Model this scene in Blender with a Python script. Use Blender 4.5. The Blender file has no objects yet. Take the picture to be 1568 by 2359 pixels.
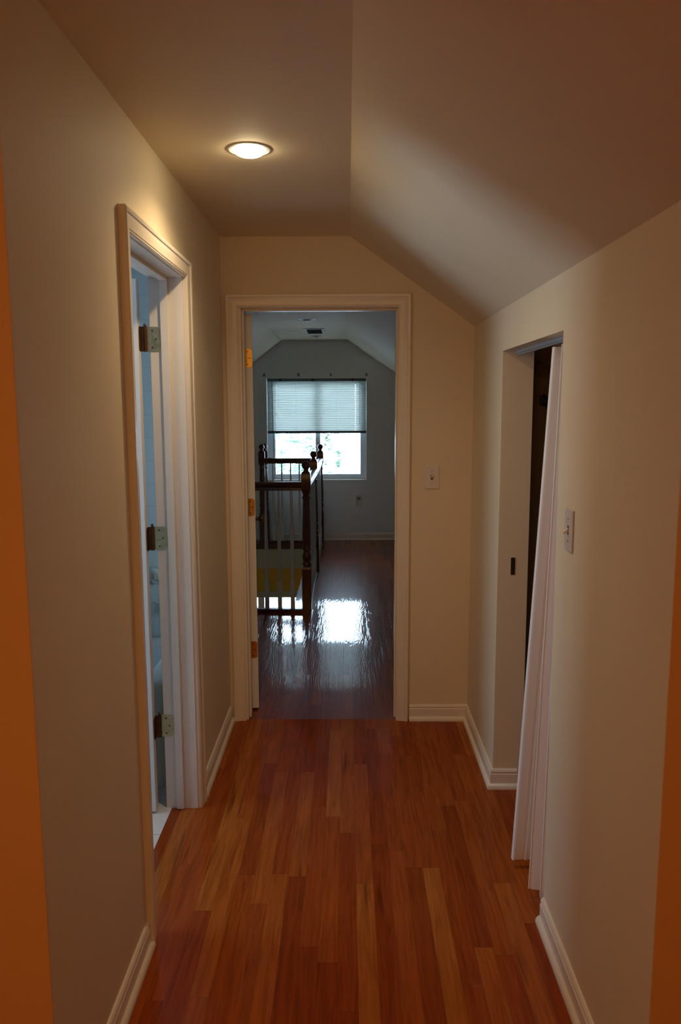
import bpy, bmesh, math, random
from mathutils import Vector, Matrix
random.seed(7)
S = bpy.context.scene
COL = S.collection

# ------------------------------------------------------------------ materials
def new_mat(name):
    m = bpy.data.materials.new(name); m.use_nodes = True
    nt = m.node_tree; nt.nodes.clear()
    out = nt.nodes.new('ShaderNodeOutputMaterial')
    return m, nt, out
def N(nt, t, **kw):
    n = nt.nodes.new(t)
    for k, v in kw.items():
        if k.startswith('i_'):
            n.inputs[k[2:].replace('_', ' ')].default_value = v
        else: setattr(n, k, v)
    return n
def paint(name, col, rough=0.55, var=0.03, bump=0.0, scale=6.0, metallic=0.0, bscale=220.0, spec=0.5):
    m, nt, out = new_mat(name)
    p = N(nt, 'ShaderNodeBsdfPrincipled'); L = nt.links.new
    tc = N(nt, 'ShaderNodeTexCoord')
    no = N(nt, 'ShaderNodeTexNoise'); no.inputs['Scale'].default_value = scale; no.inputs['Detail'].default_value = 3
    L(tc.outputs['Object'], no.inputs['Vector'])
    r = N(nt, 'ShaderNodeValToRGB')
    r.color_ramp.elements[0].position = 0.3; r.color_ramp.elements[1].position = 0.7
    r.color_ramp.elements[0].color = (*[max(0, c*(1-var)) for c in col], 1)
    r.color_ramp.elements[1].color = (*[min(1, c*(1+var)) for c in col], 1)
    L(no.outputs['Fac'], r.inputs['Fac']); L(r.outputs['Color'], p.inputs['Base Color'])
    p.inputs['Roughness'].default_value = rough; p.inputs['Metallic'].default_value = metallic
    p.inputs['Specular IOR Level'].default_value = spec
    if bump:
        n2 = N(nt, 'ShaderNodeTexNoise'); n2.inputs['Scale'].default_value = bscale
        L(tc.outputs['Object'], n2.inputs['Vector'])
        b = N(nt, 'ShaderNodeBump'); b.inputs['Strength'].default_value = bump; b.inputs['Distance'].default_value = 0.002
        L(n2.outputs['Fac'], b.inputs['Height']); L(b.outputs['Normal'], p.inputs['Normal'])
    L(p.outputs[0], out.inputs[0])
    return m
def emis(name, col, s):
    m, nt, out = new_mat(name)
    e = N(nt, 'ShaderNodeEmission'); e.inputs[0].default_value = (*col, 1); e.inputs[1].default_value = s
    nt.links.new(e.outputs[0], out.inputs[0]); return m

M = {}
M['wall'] = paint('wall_paint', (.76, .65, .475), .6, .012, .15)
M['ceil'] = paint('ceiling_paint', (.76, .65, .475), .7, .012, .15)
M['tan'] = paint('tan_wall_paint', (.78, .46, .22), .6, .012, .15)
M['trim'] = paint('white_trim_enamel', (.80, .73, .64), .32, .012, .05, bscale=60)
M['farwall'] = paint('far_room_paint', (.78, .83, .85), .65, .012, .1)
M['yellow'] = paint('mustard_wall_paint', (.66, .42, .08), .6, .02, .1)
M['palewall'] = paint('stairwell_pale_paint', (.50, .52, .42), .6, .02, .1)
M['door'] = paint('door_paint', (.80, .79, .77), .38, .015, .05, bscale=50)
M['vinyl'] = paint('accordion_vinyl', (.86, .84, .84), .42, .01)
M['brass'] = paint('polished_brass', (.70, .42, .10), .36, .06, metallic=1.0, scale=40)
M['oldbrass'] = paint('aged_brass', (.50, .40, .22), .38, .2, metallic=.9, scale=60)
M['darkbrass'] = paint('dark_bronze', (.16, .08, .04), .35, .2, metallic=.8, scale=60)
M['black'] = paint('dark_hole', (.01, .008, .008), .6, .1)
M['closet'] = paint('closet_shade_brown', (.22, .15, .10), .8, .05)  # brown darkens the closet inside in place of its shade
M['return_daylight'] = paint('daylight_white_return', (.88, .89, .88), .6, .01)  # whiter than the wall, painting in daylight on the window reveal
M['bracket'] = paint('grey_bracket', (.20, .23, .23), .6, .05)
M['bathpaint'] = paint('pale_blue_bath_paint', (.52, .64, .72), .5, .01)
M['plate'] = paint('switch_plate_plastic', (.72, .66, .60), .35, .01)
M['plate2'] = paint('switch_plate_grey_plastic', (.62, .58, .56), .35, .01)
M['toggle'] = paint('toggle_plastic', (.80, .72, .62), .3, .01)
M['metal'] = paint('track_metal', (.42, .44, .46), .4, .04, metallic=.3)
M['darkmetal'] = paint('dark_metal', (.05, .055, .06), .45, .1, metallic=.6)
M['chrome'] = paint('chrome', (.75, .78, .8), .12, .02, metallic=1.0)
M['ring'] = paint('light_trim_ring', (.42, .38, .33), .4, .01)
M['aluminium'] = paint('window_frame_aluminium', (.78, .86, .9), .4, .02)
M['porcelain'] = paint('tub_enamel', (.82, .86, .88), .2, .01)
M['spindle'] = paint('spindle_paint', (.50, .49, .47), .4, .02)
M['rail'] = paint('blind_rail_dark', (.10, .16, .17), .5, .05)
M['lens'] = emis('lit_lens', (1.0, .80, .48), 50)
M['ground'] = paint('driveway_concrete', (.62, .62, .6), .9, .1, scale=1.5)
M['bark'] = paint('tree_bark', (.22, .20, .24), .9, .2, scale=8)

def wood_trim():
    m, nt, out = new_mat('dark_stained_oak'); L = nt.links.new
    p = N(nt, 'ShaderNodeBsdfPrincipled'); tc = N(nt, 'ShaderNodeTexCoord')
    mp = N(nt, 'ShaderNodeMapping'); mp.inputs['Scale'].default_value = (30, 30, 4)
    no = N(nt, 'ShaderNodeTexNoise'); no.inputs['Scale'].default_value = 3; no.inputs['Detail'].default_value = 5
    L(tc.outputs['Object'], mp.inputs[0]); L(mp.outputs[0], no.inputs['Vector'])
    r = N(nt, 'ShaderNodeValToRGB')
    r.color_ramp.elements[0].position = .3; r.color_ramp.elements[1].position = .75
    r.color_ramp.elements[0].color = (.045, .013, .006, 1); r.color_ramp.elements[1].color = (.105, .032, .013, 1)
    L(no.outputs['Fac'], r.inputs['Fac']); L(r.outputs[0], p.inputs['Base Color'])
    p.inputs['Roughness'].default_value = .28
    L(p.outputs[0], out.inputs[0]); return m
M['oak'] = wood_trim()

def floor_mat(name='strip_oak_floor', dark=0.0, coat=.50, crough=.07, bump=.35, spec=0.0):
    m, nt, out = new_mat(name); L = nt.links.new
    def math_(op, a=None, b=None, va=None, vb=None):
        n = N(nt, 'ShaderNodeMath', operation=op)
        if a is not None: L(a, n.inputs[0])
        if b is not None: L(b, n.inputs[1])
        if va is not None: n.inputs[0].default_value = va
        if vb is not None: n.inputs[1].default_value = vb
        return n.outputs[0]
    tc = N(nt, 'ShaderNodeTexCoord'); sp = N(nt, 'ShaderNodeSeparateXYZ'); L(tc.outputs['Object'], sp.inputs[0])
    xs = math_('MULTIPLY', math_('ADD', sp.outputs[0], vb=5.0 + .0085), vb=1/.0572)
    xi = math_('FLOOR', xs); xf = math_('FRACT', xs)
    wn = N(nt, 'ShaderNodeTexWhiteNoise', noise_dimensions='1D'); L(xi, wn.inputs['W'])
    ln = math_('ADD', math_('MULTIPLY', wn.outputs['Value'], vb=.55), vb=.85)      # boards per metre
    off = math_('MULTIPLY', wn.outputs['Value'], vb=37.3)
    ys = math_('ADD', math_('MULTIPLY', sp.outputs[1], ln), off)
    yi = math_('FLOOR', ys); yf = math_('FRACT', ys)
    cb = N(nt, 'ShaderNodeCombineXYZ'); L(xi, cb.inputs[0]); L(yi, cb.inputs[1])
    w2 = N(nt, 'ShaderNodeTexWhiteNoise', noise_dimensions='2D'); L(cb.outputs[0], w2.inputs['Vector'])
    # grain coordinates: shift per board
    sh = N(nt, 'ShaderNodeCombineXYZ'); L(math_('MULTIPLY', w2.outputs['Value'], vb=30.0), sh.inputs[0])
    L(math_('MULTIPLY', w2.outputs['Value'], vb=71.0), sh.inputs[1])
    ad = N(nt, 'ShaderNodeVectorMath', operation='ADD'); L(tc.outputs['Object'], ad.inputs[0]); L(sh.outputs[0], ad.inputs[1])
    mp = N(nt, 'ShaderNodeMapping'); mp.inputs['Scale'].default_value = (38, 2.2, 1); L(ad.outputs[0], mp.inputs[0])
    g = N(nt, 'ShaderNodeTexNoise'); g.inputs['Scale'].default_value = 1.6; g.inputs['Detail'].default_value = 5
    g.inputs['Distortion'].default_value = 1.2; L(mp.outputs[0], g.inputs['Vector'])
    # dark mineral streaks
    mp3 = N(nt, 'ShaderNodeMapping'); mp3.inputs['Scale'].default_value = (22, 1.6, 1); L(ad.outputs[0], mp3.inputs[0])
    g3 = N(nt, 'ShaderNodeTexNoise'); g3.inputs['Scale'].default_value = 1.3; g3.inputs['Detail'].default_value = 2; L(mp3.outputs[0], g3.inputs['Vector'])
    r = N(nt, 'ShaderNodeValToRGB'); cr = r.color_ramp
    cr.elements[0].position = 0; cr.elements[0].color = (.26, .048, .007, 1)
    cr.elements[1].position = 1; cr.elements[1].color = (.43, .135, .025, 1)
    for pos, c in ((.3, (.31, .060, .009)), (.62, (.35, .077, .012)), (.85, (.39, .103, .017))):
        e = cr.elements.new(pos); e.color = (*c, 1)
    L(w2.outputs['Value'], r.inputs['Fac'])
    gr = N(nt, 'ShaderNodeValToRGB'); gr.color_ramp.elements[0].position = .32; gr.color_ramp.elements[1].position = .62
    gr.color_ramp.elements[0].color = (.70, .64, .60, 1); gr.color_ramp.elements[1].color = (1.05, 1.05, 1.05, 1)
    L(g.outputs['Fac'], gr.inputs['Fac'])
    st = N(nt, 'ShaderNodeValToRGB'); st.color_ramp.elements[0].position = .24; st.color_ramp.elements[1].position = .36
    st.color_ramp.elements[0].color = (.55, .50, .48, 1); st.color_ramp.elements[1].color = (1, 1, 1, 1)
    L(g3.outputs['Fac'], st.inputs['Fac'])
    m1 = N(nt, 'ShaderNodeMix', data_type='RGBA', blend_type='MULTIPLY'); m1.inputs[0].default_value = 1
    L(r.outputs[0], m1.inputs['A']); L(gr.outputs[0], m1.inputs['B'])
    m2 = N(nt, 'ShaderNodeMix', data_type='RGBA', blend_type='MULTIPLY'); m2.inputs[0].default_value = 1
    L(m1.outputs['Result'], m2.inputs['A']); L(st.outputs[0], m2.inputs['B'])
    # seams
    sx = math_('MINIMUM', xf, math_('SUBTRACT', None, xf, va=1.0))
    seamx = math_('LESS_THAN', sx, vb=.012)
    sy = math_('MINIMUM', yf, math_('SUBTRACT', None, yf, va=1.0))
    seamy = math_('LESS_THAN', sy, vb=.0013)
    seam = math_('MAXIMUM', seamx, seamy)
    m3 = N(nt, 'ShaderNodeMix', data_type='RGBA', blend_type='MIX'); L(math_('MULTIPLY', seam, vb=.35), m3.inputs[0])
    L(m2.outputs['Result'], m3.inputs['A']); m3.inputs['B'].default_value = (.06, .016, .005, 1)
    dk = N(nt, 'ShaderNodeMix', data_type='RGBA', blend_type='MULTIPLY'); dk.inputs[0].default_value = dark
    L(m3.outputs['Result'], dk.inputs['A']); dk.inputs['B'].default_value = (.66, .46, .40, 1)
    p = N(nt, 'ShaderNodeBsdfPrincipled'); L(dk.outputs['Result'], p.inputs['Base Color'])
    p.inputs['Roughness'].default_value = .32; p.inputs['Specular IOR Level'].default_value = spec; p.inputs['Coat Weight'].default_value = coat; p.inputs['Coat Roughness'].default_value = crough; p.inputs['Coat IOR'].default_value = 1.5; p.inputs['IOR'].default_value = 1.5
    # raised cathedral grain under the varnish
    mp2 = N(nt, 'ShaderNodeMapping'); mp2.inputs['Scale'].default_value = (17, 1.3, 1); L(ad.outputs[0], mp2.inputs[0])
    g2 = N(nt, 'ShaderNodeTexNoise'); g2.inputs['Scale'].default_value = 1.0; g2.inputs['Detail'].default_value = 2; L(mp2.outputs[0], g2.inputs['Vector'])
    band = math_('SINE', math_('MULTIPLY', g2.outputs['Fac'], vb=95.0))
    hgt = math_('ADD', math_('MULTIPLY', band, vb=.15), math_('MULTIPLY', g.outputs['Fac'], vb=.30))
    hgt = math_('SUBTRACT', hgt, math_('MULTIPLY', seam, vb=.6))
    tilt = math_('MULTIPLY', math_('SUBTRACT', w2.outputs['Value'], vb=.5), xf)
    hgt = math_('ADD', hgt, math_('MULTIPLY', tilt, vb=.5))
    hgt = math_('ADD', hgt, math_('MULTIPLY', math_('MULTIPLY', xf, math_('SUBTRACT', None, xf, va=1.0)), vb=.5))
    b = N(nt, 'ShaderNodeBump'); b.inputs['Strength'].default_value = bump; b.inputs['Distance'].default_value = .0008
    L(hgt, b.inputs['Height']); L(b.outputs['Normal'], p.inputs['Normal']); L(b.outputs['Normal'], p.inputs['Coat Normal'])
    L(p.outputs[0], out.inputs[0]); return m
M['floor'] = floor_mat()
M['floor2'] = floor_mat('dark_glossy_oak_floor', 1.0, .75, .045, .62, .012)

def tile_mat(name, col, grout, size, rough):
    m, nt, out = new_mat(name); L = nt.links.new
    p = N(nt, 'ShaderNodeBsdfPrincipled'); tc = N(nt, 'ShaderNodeTexCoord')
    mp = N(nt, 'ShaderNodeMapping'); L(tc.outputs['Object'], mp.inputs[0])
    br = N(nt, 'ShaderNodeTexBrick'); br.offset = 0; br.inputs['Scale'].default_value = 1
    br.inputs['Brick Width'].default_value = size; br.inputs['Row Height'].default_value = size
    br.inputs['Mortar Size'].default_value = .002
    br.inputs['Color1'].default_value = (*col, 1); br.inputs['Color2'].default_value = (*[c*.97 for c in col], 1); br.inputs['Mortar'].default_value = (*grout, 1)
    L(mp.outputs[0], br.inputs['Vector']); L(br.outputs['Color'], p.inputs['Base Color'])
    p.inputs['Roughness'].default_value = rough; L(p.outputs[0], out.inputs[0]); return m, mp
M['tile'], _ = tile_mat('white_floor_tile', (.78, .76, .74), (.4, .38, .36), .30, .25)
M['walltile'], _mp = tile_mat('white_wall_tile', (.76, .84, .88), (.66, .73, .77), .11, .15)
_mp.inputs['Rotation'].default_value = (math.pi/2, 0, 0)

def blind_mat():
    m, nt, out = new_mat('blind_slat_vinyl'); L = nt.links.new
    d = N(nt, 'ShaderNodeBsdfDiffuse'); d.inputs[0].default_value = (.72, .76, .74, 1)
    t = N(nt, 'ShaderNodeBsdfTranslucent'); t.inputs[0].default_value = (.74, .74, .70, 1)
    x = N(nt, 'ShaderNodeMixShader'); x.inputs[0].default_value = .46
    L(d.outputs[0], x.inputs[1]); L(t.outputs[0], x.inputs[2]); L(x.outputs[0], out.inputs[0]); return m
M['slat'] = blind_mat()
def glass_mat():
    m, nt, out = new_mat('window_glass'); L = nt.links.new
    g = N(nt, 'ShaderNodeBsdfGlossy'); g.inputs['Roughness'].default_value = .0; g.inputs[0].default_value = (1, 1, 1, 1)
    t = N(nt, 'ShaderNodeBsdfTransparent'); t.inputs[0].default_value = (.95, .98, .98, 1)
    f = N(nt, 'ShaderNodeFresnel'); f.inputs[0].default_value = 1.45
    x = N(nt, 'ShaderNodeMixShader'); L(f.outputs[0], x.inputs[0]); L(t.outputs[0], x.inputs[1]); L(g.outputs[0], x.inputs[2])
    L(x.outputs[0], out.inputs[0]); return m
M['glass'] = glass_mat()
def leaf_mat():
    m, nt, out = new_mat('tree_leaves'); L = nt.links.new
    d = N(nt, 'ShaderNodeBsdfDiffuse'); t = N(nt, 'ShaderNodeBsdfTranslucent')
    tc = N(nt, 'ShaderNodeTexCoord'); no = N(nt, 'ShaderNodeTexNoise'); no.inputs['Scale'].default_value = 2.5
    L(tc.outputs['Object'], no.inputs['Vector'])
    r = N(nt, 'ShaderNodeValToRGB'); r.color_ramp.elements[0].position = .35; r.color_ramp.elements[1].position = .65
    r.color_ramp.elements[0].color = (.075, .14, .095, 1); r.color_ramp.elements[1].color = (.17, .24, .17, 1)
    L(no.outputs['Fac'], r.inputs['Fac']); L(r.outputs[0], d.inputs[0]); L(r.outputs[0], t.inputs[0])
    x = N(nt, 'ShaderNodeMixShader'); x.inputs[0].default_value = .45
    L(d.outputs[0], x.inputs[1]); L(t.outputs[0], x.inputs[2]); L(x.outputs[0], out.inputs[0]); return m
M['leaf'] = leaf_mat()

# ------------------------------------------------------------------ mesh helpers
def box(bm, x0, x1, y0, y1, z0, z1, mat=None):
    g = bmesh.ops.create_cube(bm, size=1)['verts']
    for v in g:
        v.co = Vector(((x0+x1)/2 + v.co.x*(x1-x0), (y0+y1)/2 + v.co.y*(y1-y0), (z0+z1)/2 + v.co.z*(z1-z0)))
        if mat is not None: v.co = mat @ v.co
    return g
def prism(bm, pts, axis, a, b):
    """polygon pts (2D) extruded along axis from a to b. axis y: pts=(x,z); axis x: pts=(y,z); axis z: pts=(x,y)"""
    def P(p, t):
        return {'y': (p[0], t, p[1]), 'x': (t, p[0], p[1]), 'z': (p[0], p[1], t)}[axis]
    A = [bm.verts.new(P(p, a)) for p in pts]; B = [bm.verts.new(P(p, b)) for p in pts]
    n = len(pts)
    bm.faces.new(A); bm.faces.new(B[::-1])
    for i in range(n):
        bm.faces.new((A[i], B[i], B[(i+1) % n], A[(i+1) % n]))
def lathe(bm, prof, seg=24, mat=None, cap=True):
    rings = []
    for r, z in prof:
        ring = []
        for k in range(seg):
            a = 2*math.pi*k/seg
            co = Vector((r*math.cos(a), r*math.sin(a), z))
            ring.append(bm.verts.new(mat @ co if mat is not None else co))
        rings.append(ring)
    for a, b in zip(rings, rings[1:]):
        for k in range(seg):
            bm.faces.new((a[k], a[(k+1) % seg], b[(k+1) % seg], b[k]))
    if cap:
        bm.faces.new(rings[0][::-1]); bm.faces.new(rings[-1])
def sqring(bm, levels, mat=None):
    """stack of square rings (half width, z)"""
    rings = []
    for h, z in levels:
        ring = [Vector((s*h, t*h, z)) for s, t in ((-1, -1), (1, -1), (1, 1), (-1, 1))]
        rings.append([bm.verts.new(mat @ c if mat is not None else c) for c in ring])
    for a, b in zip(rings, rings[1:]):
        for k in range(4): bm.faces.new((a[k], a[(k+1) % 4], b[(k+1) % 4], b[k]))
    bm.faces.new(rings[0][::-1]); bm.faces.new(rings[-1])
def tube(bm, pts, r, seg=8):
    pts = [Vector(p) for p in pts]; rings = []
    for i, p in enumerate(pts):
        d = (pts[min(i+1, len(pts)-1)] - pts[max(i-1, 0)]).normalized()
        u = d.cross(Vector((0, 0, 1)))
        if u.length < .1: u = d.cross(Vector((1, 0, 0)))
        u.normalize(); w = d.cross(u)
        rr = r[i] if isinstance(r, (list, tuple)) else r
        rings.append([bm.verts.new(p + rr*(math.cos(2*math.pi*k/seg)*u + math.sin(2*math.pi*k/seg)*w)) for k in range(seg)])
    for a, b in zip(rings, rings[1:]):
        for k in range(seg): bm.faces.new((a[k], a[(k+1) % seg], b[(k+1) % seg], b[k]))
    bm.faces.new(rings[0][::-1]); bm.faces.new(rings[-1])
def obj(name, bm, mat, parent=None, bevel=0, seg=2, smooth=False, label=None):
    bmesh.ops.recalc_face_normals(bm, faces=bm.faces)
    me = bpy.data.meshes.new(name); bm.to_mesh(me); bm.free()
    me.materials.append(M[mat] if isinstance(mat, str) else mat)
    o = bpy.data.objects.new(name, me); COL.objects.link(o)
    if parent is not None:
        o.parent = parent
        o.location = -parent.location if parent.parent is None else Vector((0, 0, 0))
    if smooth:
        for p in me.polygons: p.use_smooth = True
        try: me.set_sharp_from_angle(angle=math.radians(35))
        except Exception: pass
    if bevel:
        b = o.modifiers.new('bevel', 'BEVEL'); b.width = bevel; b.segments = seg; b.limit_method = 'ANGLE'
    if label: o['label'] = label
    return o
def thing(name, loc, label, cat, group=None, kind=None):
    o = bpy.data.objects.new(name, None); COL.objects.link(o); o.location = loc; o.empty_display_size = .1
    tag(o, label, cat, group, kind); return o
def tag(o, label, cat, group=None, kind=None):
    o['label'] = label; o['category'] = cat
    if group: o['group'] = group
    if kind: o['kind'] = kind
    return o
def B(): return bmesh.new()
def copy_tree(o, parent=None):
    c = o.copy(); COL.objects.link(c)
    if parent is not None: c.parent = parent
    for ch in list(o.children): copy_tree(ch, c)
    return c
def boxes(*bs):
    bm = B()
    for b in bs: box(bm, *b)
    return bm

# ------------------------------------------------------------------ key dimensions
XL, XR = -.595, .600          # hall walls
YN, YF = 1.41, 3.77           # hall mouth, far partition
YF2 = 3.89                    # back of the partition
ZC = 2.36                     # hall ceiling
ZB = 2.305                    # far room ceiling
YW = 9.04                     # window wall
OXL, OXR, OZ = -.504, .241, 2.035   # far doorway clear opening
BY0, BY1, BZ = 2.165, 2.893, 2.04   # bathroom doorway
CY0, CY1, CZ = 2.22, 3.07, 1.787    # closet opening

# ------------------------------------------------------------------ floors
bm = B()
HX0, HX1, HY0, HY1 = -1.9, -.43, 5.95, 8.80
for (a, b, c, d) in ((-2.7, 2.3, -3.2, 1.41), (-.70, 1.45, 1.41, YF+.005)):
    box(bm, a, b, c, d, -.028, 0)
o = obj('floor', bm, 'floor'); tag(o, 'reddish strip oak floor of the hall', 'floor', kind='structure')
bm = B()
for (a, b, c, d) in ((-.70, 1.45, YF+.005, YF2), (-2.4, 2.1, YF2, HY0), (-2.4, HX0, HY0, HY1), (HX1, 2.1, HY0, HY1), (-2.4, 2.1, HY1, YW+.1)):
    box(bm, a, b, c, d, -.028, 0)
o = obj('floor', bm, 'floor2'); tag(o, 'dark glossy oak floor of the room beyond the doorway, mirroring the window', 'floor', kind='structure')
o = obj('floor', boxes((-2.4, -.70, 1.53, 3.77, -.028, .002)), 'tile'); tag(o, 'white square tile floor of the bathroom on the left', 'floor', kind='structure')
o = obj('floor', boxes((-2.4, 2.1, 3.0, 9.1, -2.75, -2.70)), 'floor'); tag(o, 'floor of the level below seen down the stairwell', 'floor', kind='structure')
# stairwell lining: pale fascia under the floor edge and stained nosing
bm = boxes((-2.4, 2.1, HY1, HY1+.12, -.29, -.0281), (-2.4, 2.1, HY0-.12, HY0, -.29, -.0281), (HX1, HX1+.12, HY0, HY1, -.29, -.0281), (HX0-.12, HX0, HY0, HY1, -.29, -.0281))
o = obj('trim_1', bm, 'palewall'); tag(o, 'pale painted floor edge around the stairwell opening', 'trim', kind='structure')
bm = boxes((HX0, HX1, HY1-.018, HY1-.0002, -.062, -.001))
o = obj('trim_2', bm, 'oak', bevel=.003); tag(o, 'stained wooden nosing along the far edge of the stairwell', 'trim', kind='structure')
o = obj('ceiling', boxes((-2.4, HX0-.12, 3.9, YW, -.30, -.29), (HX1+.12, 2.1, 3.9, YW, -.30, -.29), (HX0-.12, HX1+.12, 3.9, HY0-.12, -.30, -.29), (HX0-.12, HX1+.12, HY1+.12, YW, -.30, -.29)), 'palewall')
tag(o, 'ceiling of the level below around the stairwell', 'ceiling', kind='structure')

# ------------------------------------------------------------------ ceilings
def shell(bm, pts, y0, y1, th=.06):
    """ceiling cross section polyline (x,z) thickened upward"""
    poly = list(pts) + [(p[0], p[1]+th) for p in reversed(pts)]
    prism(bm, poly, 'y', y0, y1)
SL = (1.947-ZC)/(.6-.012)
bm = B(); shell(bm, [(-2.8, ZC), (.012, ZC), (2.4, ZC+SL*(2.4-.012))], -3.3, YF+.06)
o = obj('ceiling', bm, 'ceil'); tag(o, 'hall ceiling with a flat part on the left and a slope down to the right wall', 'ceiling', kind='structure')
bm = B(); shell(bm, [(-2.6, ZB-.752*(2.6-.742)), (-.742, ZB), (0, ZB), (2.3, ZB-.69*2.3)], YF2-.06, YW+.12)
o = obj('ceiling', bm, 'ceil'); tag(o, 'ceiling of the room beyond the doorway, sloping on both sides', 'ceiling', kind='structure')

# ------------------------------------------------------------------ hall walls
WB = .125
bm = boxes((XL-WB, XL, YN, BY0-.02, 0, ZC+.02), (XL-WB, XL, BY1+.02, YF+.02, 0, ZC+.02), (XL-WB, XL, BY0-.02, BY1+.02, BZ+.02, ZC+.02))
o = obj('wall_left', bm, 'wall'); tag(o, 'white hall wall on the left with the bathroom doorway', 'wall', kind='structure')
zt = lambda x: ZC+SL*(x-.012)+.01
bm = B()
prism(bm, [(XR, 0), (XR+.12, 0), (XR+.12, zt(XR+.12)), (XR, zt(XR))], 'y', YN, CY0)
prism(bm, [(XR, 0), (XR+.12, 0), (XR+.12, zt(XR+.12)), (XR, zt(XR))], 'y', CY1, YF+.02)
prism(bm, [(XR, CZ), (XR+.12, CZ), (XR+.12, zt(XR+.12)), (XR, zt(XR))], 'y', CY0, CY1)
o = obj('wall_right', bm, 'wall'); tag(o, 'low white knee wall on the right with the closet opening', 'wall', kind='structure')
# partition with the far doorway (faces the hall)
def pt(x): return min(ZC, zt(x)) if x > 0 else ZC
bm = B()
prism(bm, [(-.72, 0), (OXL-.02, 0), (OXL-.02, 2.42), (-.72, 2.42)], 'y', YF, YF2)
prism(bm, [(OXR+.02, 0), (.72, 0), (.72, zt(.72)+.03), (OXR+.02, zt(OXR)+.03)], 'y', YF, YF2)
prism(bm, [(OXL-.02, OZ+.02), (OXR+.02, OZ+.02), (OXR+.02, zt(OXR)+.03), (.03, 2.41), (OXL-.02, 2.42)], 'y', YF, YF2)
o = obj('wall_far', bm, 'wall'); tag(o, 'white wall at the end of the hall around the open doorway', 'wall', kind='structure')
bm = B()
prism(bm, [(-2.6, 0), (-.72, 0), (-.72, 2.42), (-2.6, 1.2)], 'y', YF, YF2)
prism(bm, [(.72, 0), (2.3, 0), (2.3, .9), (.72, 1.9)], 'y', YF, YF2)
prism(bm, [(-2.6, 1.2), (-.72, 2.3), (-.72, 2.45), (-2.6, 2.45)], 'y', YF, YF2)
o = obj('wall_far', bm, 'farwall'); tag(o, 'rear side of the partition wall closing the far room', 'wall', kind='structure')

# room behind: faces beside the hall mouth and the enclosure
bm = boxes((-2.7, XL, YN-.004, YN-.0002, 0, ZC+.02), (-2.7, XL-WB, YN, YN+.12, 0, ZC+.02))
o = obj('wall_left', bm, 'tan'); tag(o, 'orange tan wall facing out beside the hall mouth at the left edge', 'wall', kind='structure')
bm = B(); prism(bm, [(XR, 0), (2.3, 0), (2.3, zt(2.3)), (XR, zt(XR))], 'y', YN-.004, YN-.0002); prism(bm, [(XR+.12, 0), (2.3, 0), (2.3, zt(2.3)), (XR+.12, zt(XR+.12))], 'y', YN, YN+.12)
o = obj('wall_right', bm, 'tan'); tag(o, 'orange tan wall facing out beside the hall mouth at the right edge', 'wall', kind='structure')
bm = boxes((-2.8, -2.7, -3.3, YN+.12, 0, ZC+.02), (-2.7, 2.4, -3.3, -3.2, 0, ZC+.02))
prism(bm, [(2.3, 0), (2.4, 0), (2.4, 1.0), (2.3, 1.0)], 'y', -3.3, YN+.12)
o = obj('wall_back', bm, 'tan'); tag(o, 'walls of the room behind the camera', 'wall', kind='structure')

# closet enclosure
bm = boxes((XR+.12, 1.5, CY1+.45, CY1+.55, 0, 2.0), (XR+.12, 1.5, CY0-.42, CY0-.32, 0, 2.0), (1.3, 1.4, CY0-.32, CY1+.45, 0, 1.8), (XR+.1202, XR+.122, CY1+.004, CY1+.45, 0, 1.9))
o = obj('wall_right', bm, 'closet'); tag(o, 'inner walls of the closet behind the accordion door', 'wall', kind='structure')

# ------------------------------------------------------------------ bathroom
JXX = XL-WB-.0005
BWX, BWY0, BWY1, BWZ0, BWZ1 = -2.4, 1.95, 2.65, 1.0, 1.75
bm = boxes((-2.5, BWX, 1.53, BWY0, 0, ZC), (-2.5, BWX, BWY1, 3.89, 0, ZC), (-2.5, BWX, BWY0, BWY1, 0, BWZ0), (-2.5, BWX, BWY0, BWY1, BWZ1, ZC), (-2.4, JXX, 1.531, 1.54, .002, ZC-.001), (JXX-.004, JXX, 1.54, BY0-.03, .002, ZC-.001), (-2.4, JXX, 1.54, 3.72, ZC-.006, ZC-.001))
o = obj('wall_left', bm, 'bathpaint'); tag(o, 'outer bathroom wall with its window', 'wall', kind='structure')
o = obj('wall_far', boxes((-2.4, -.722, 3.72, 3.7695, 0, ZC)), 'walltile'); tag(o, 'pale tiled wall above the bathtub, seen through the door gap', 'wall', kind='structure')
bm = boxes((BWX-.07, BWX-.03, BWY0, BWY0+.04, BWZ0, BWZ1), (BWX-.07, BWX-.03, BWY1-.04, BWY1, BWZ0, BWZ1), (BWX-.07, BWX-.03, BWY0, BWY1, BWZ0, BWZ0+.04), (BWX-.07, BWX-.03, BWY0, BWY1, BWZ1-.04, BWZ1))
o = obj('window_2', bm, 'trim'); tag(o, 'bathroom window frame', 'window', kind='structure')
obj('pane', boxes((BWX-.052, BWX-.048, BWY0+.04, BWY1-.04, BWZ0+.04, BWZ1-.04)), 'glass', o)
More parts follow.
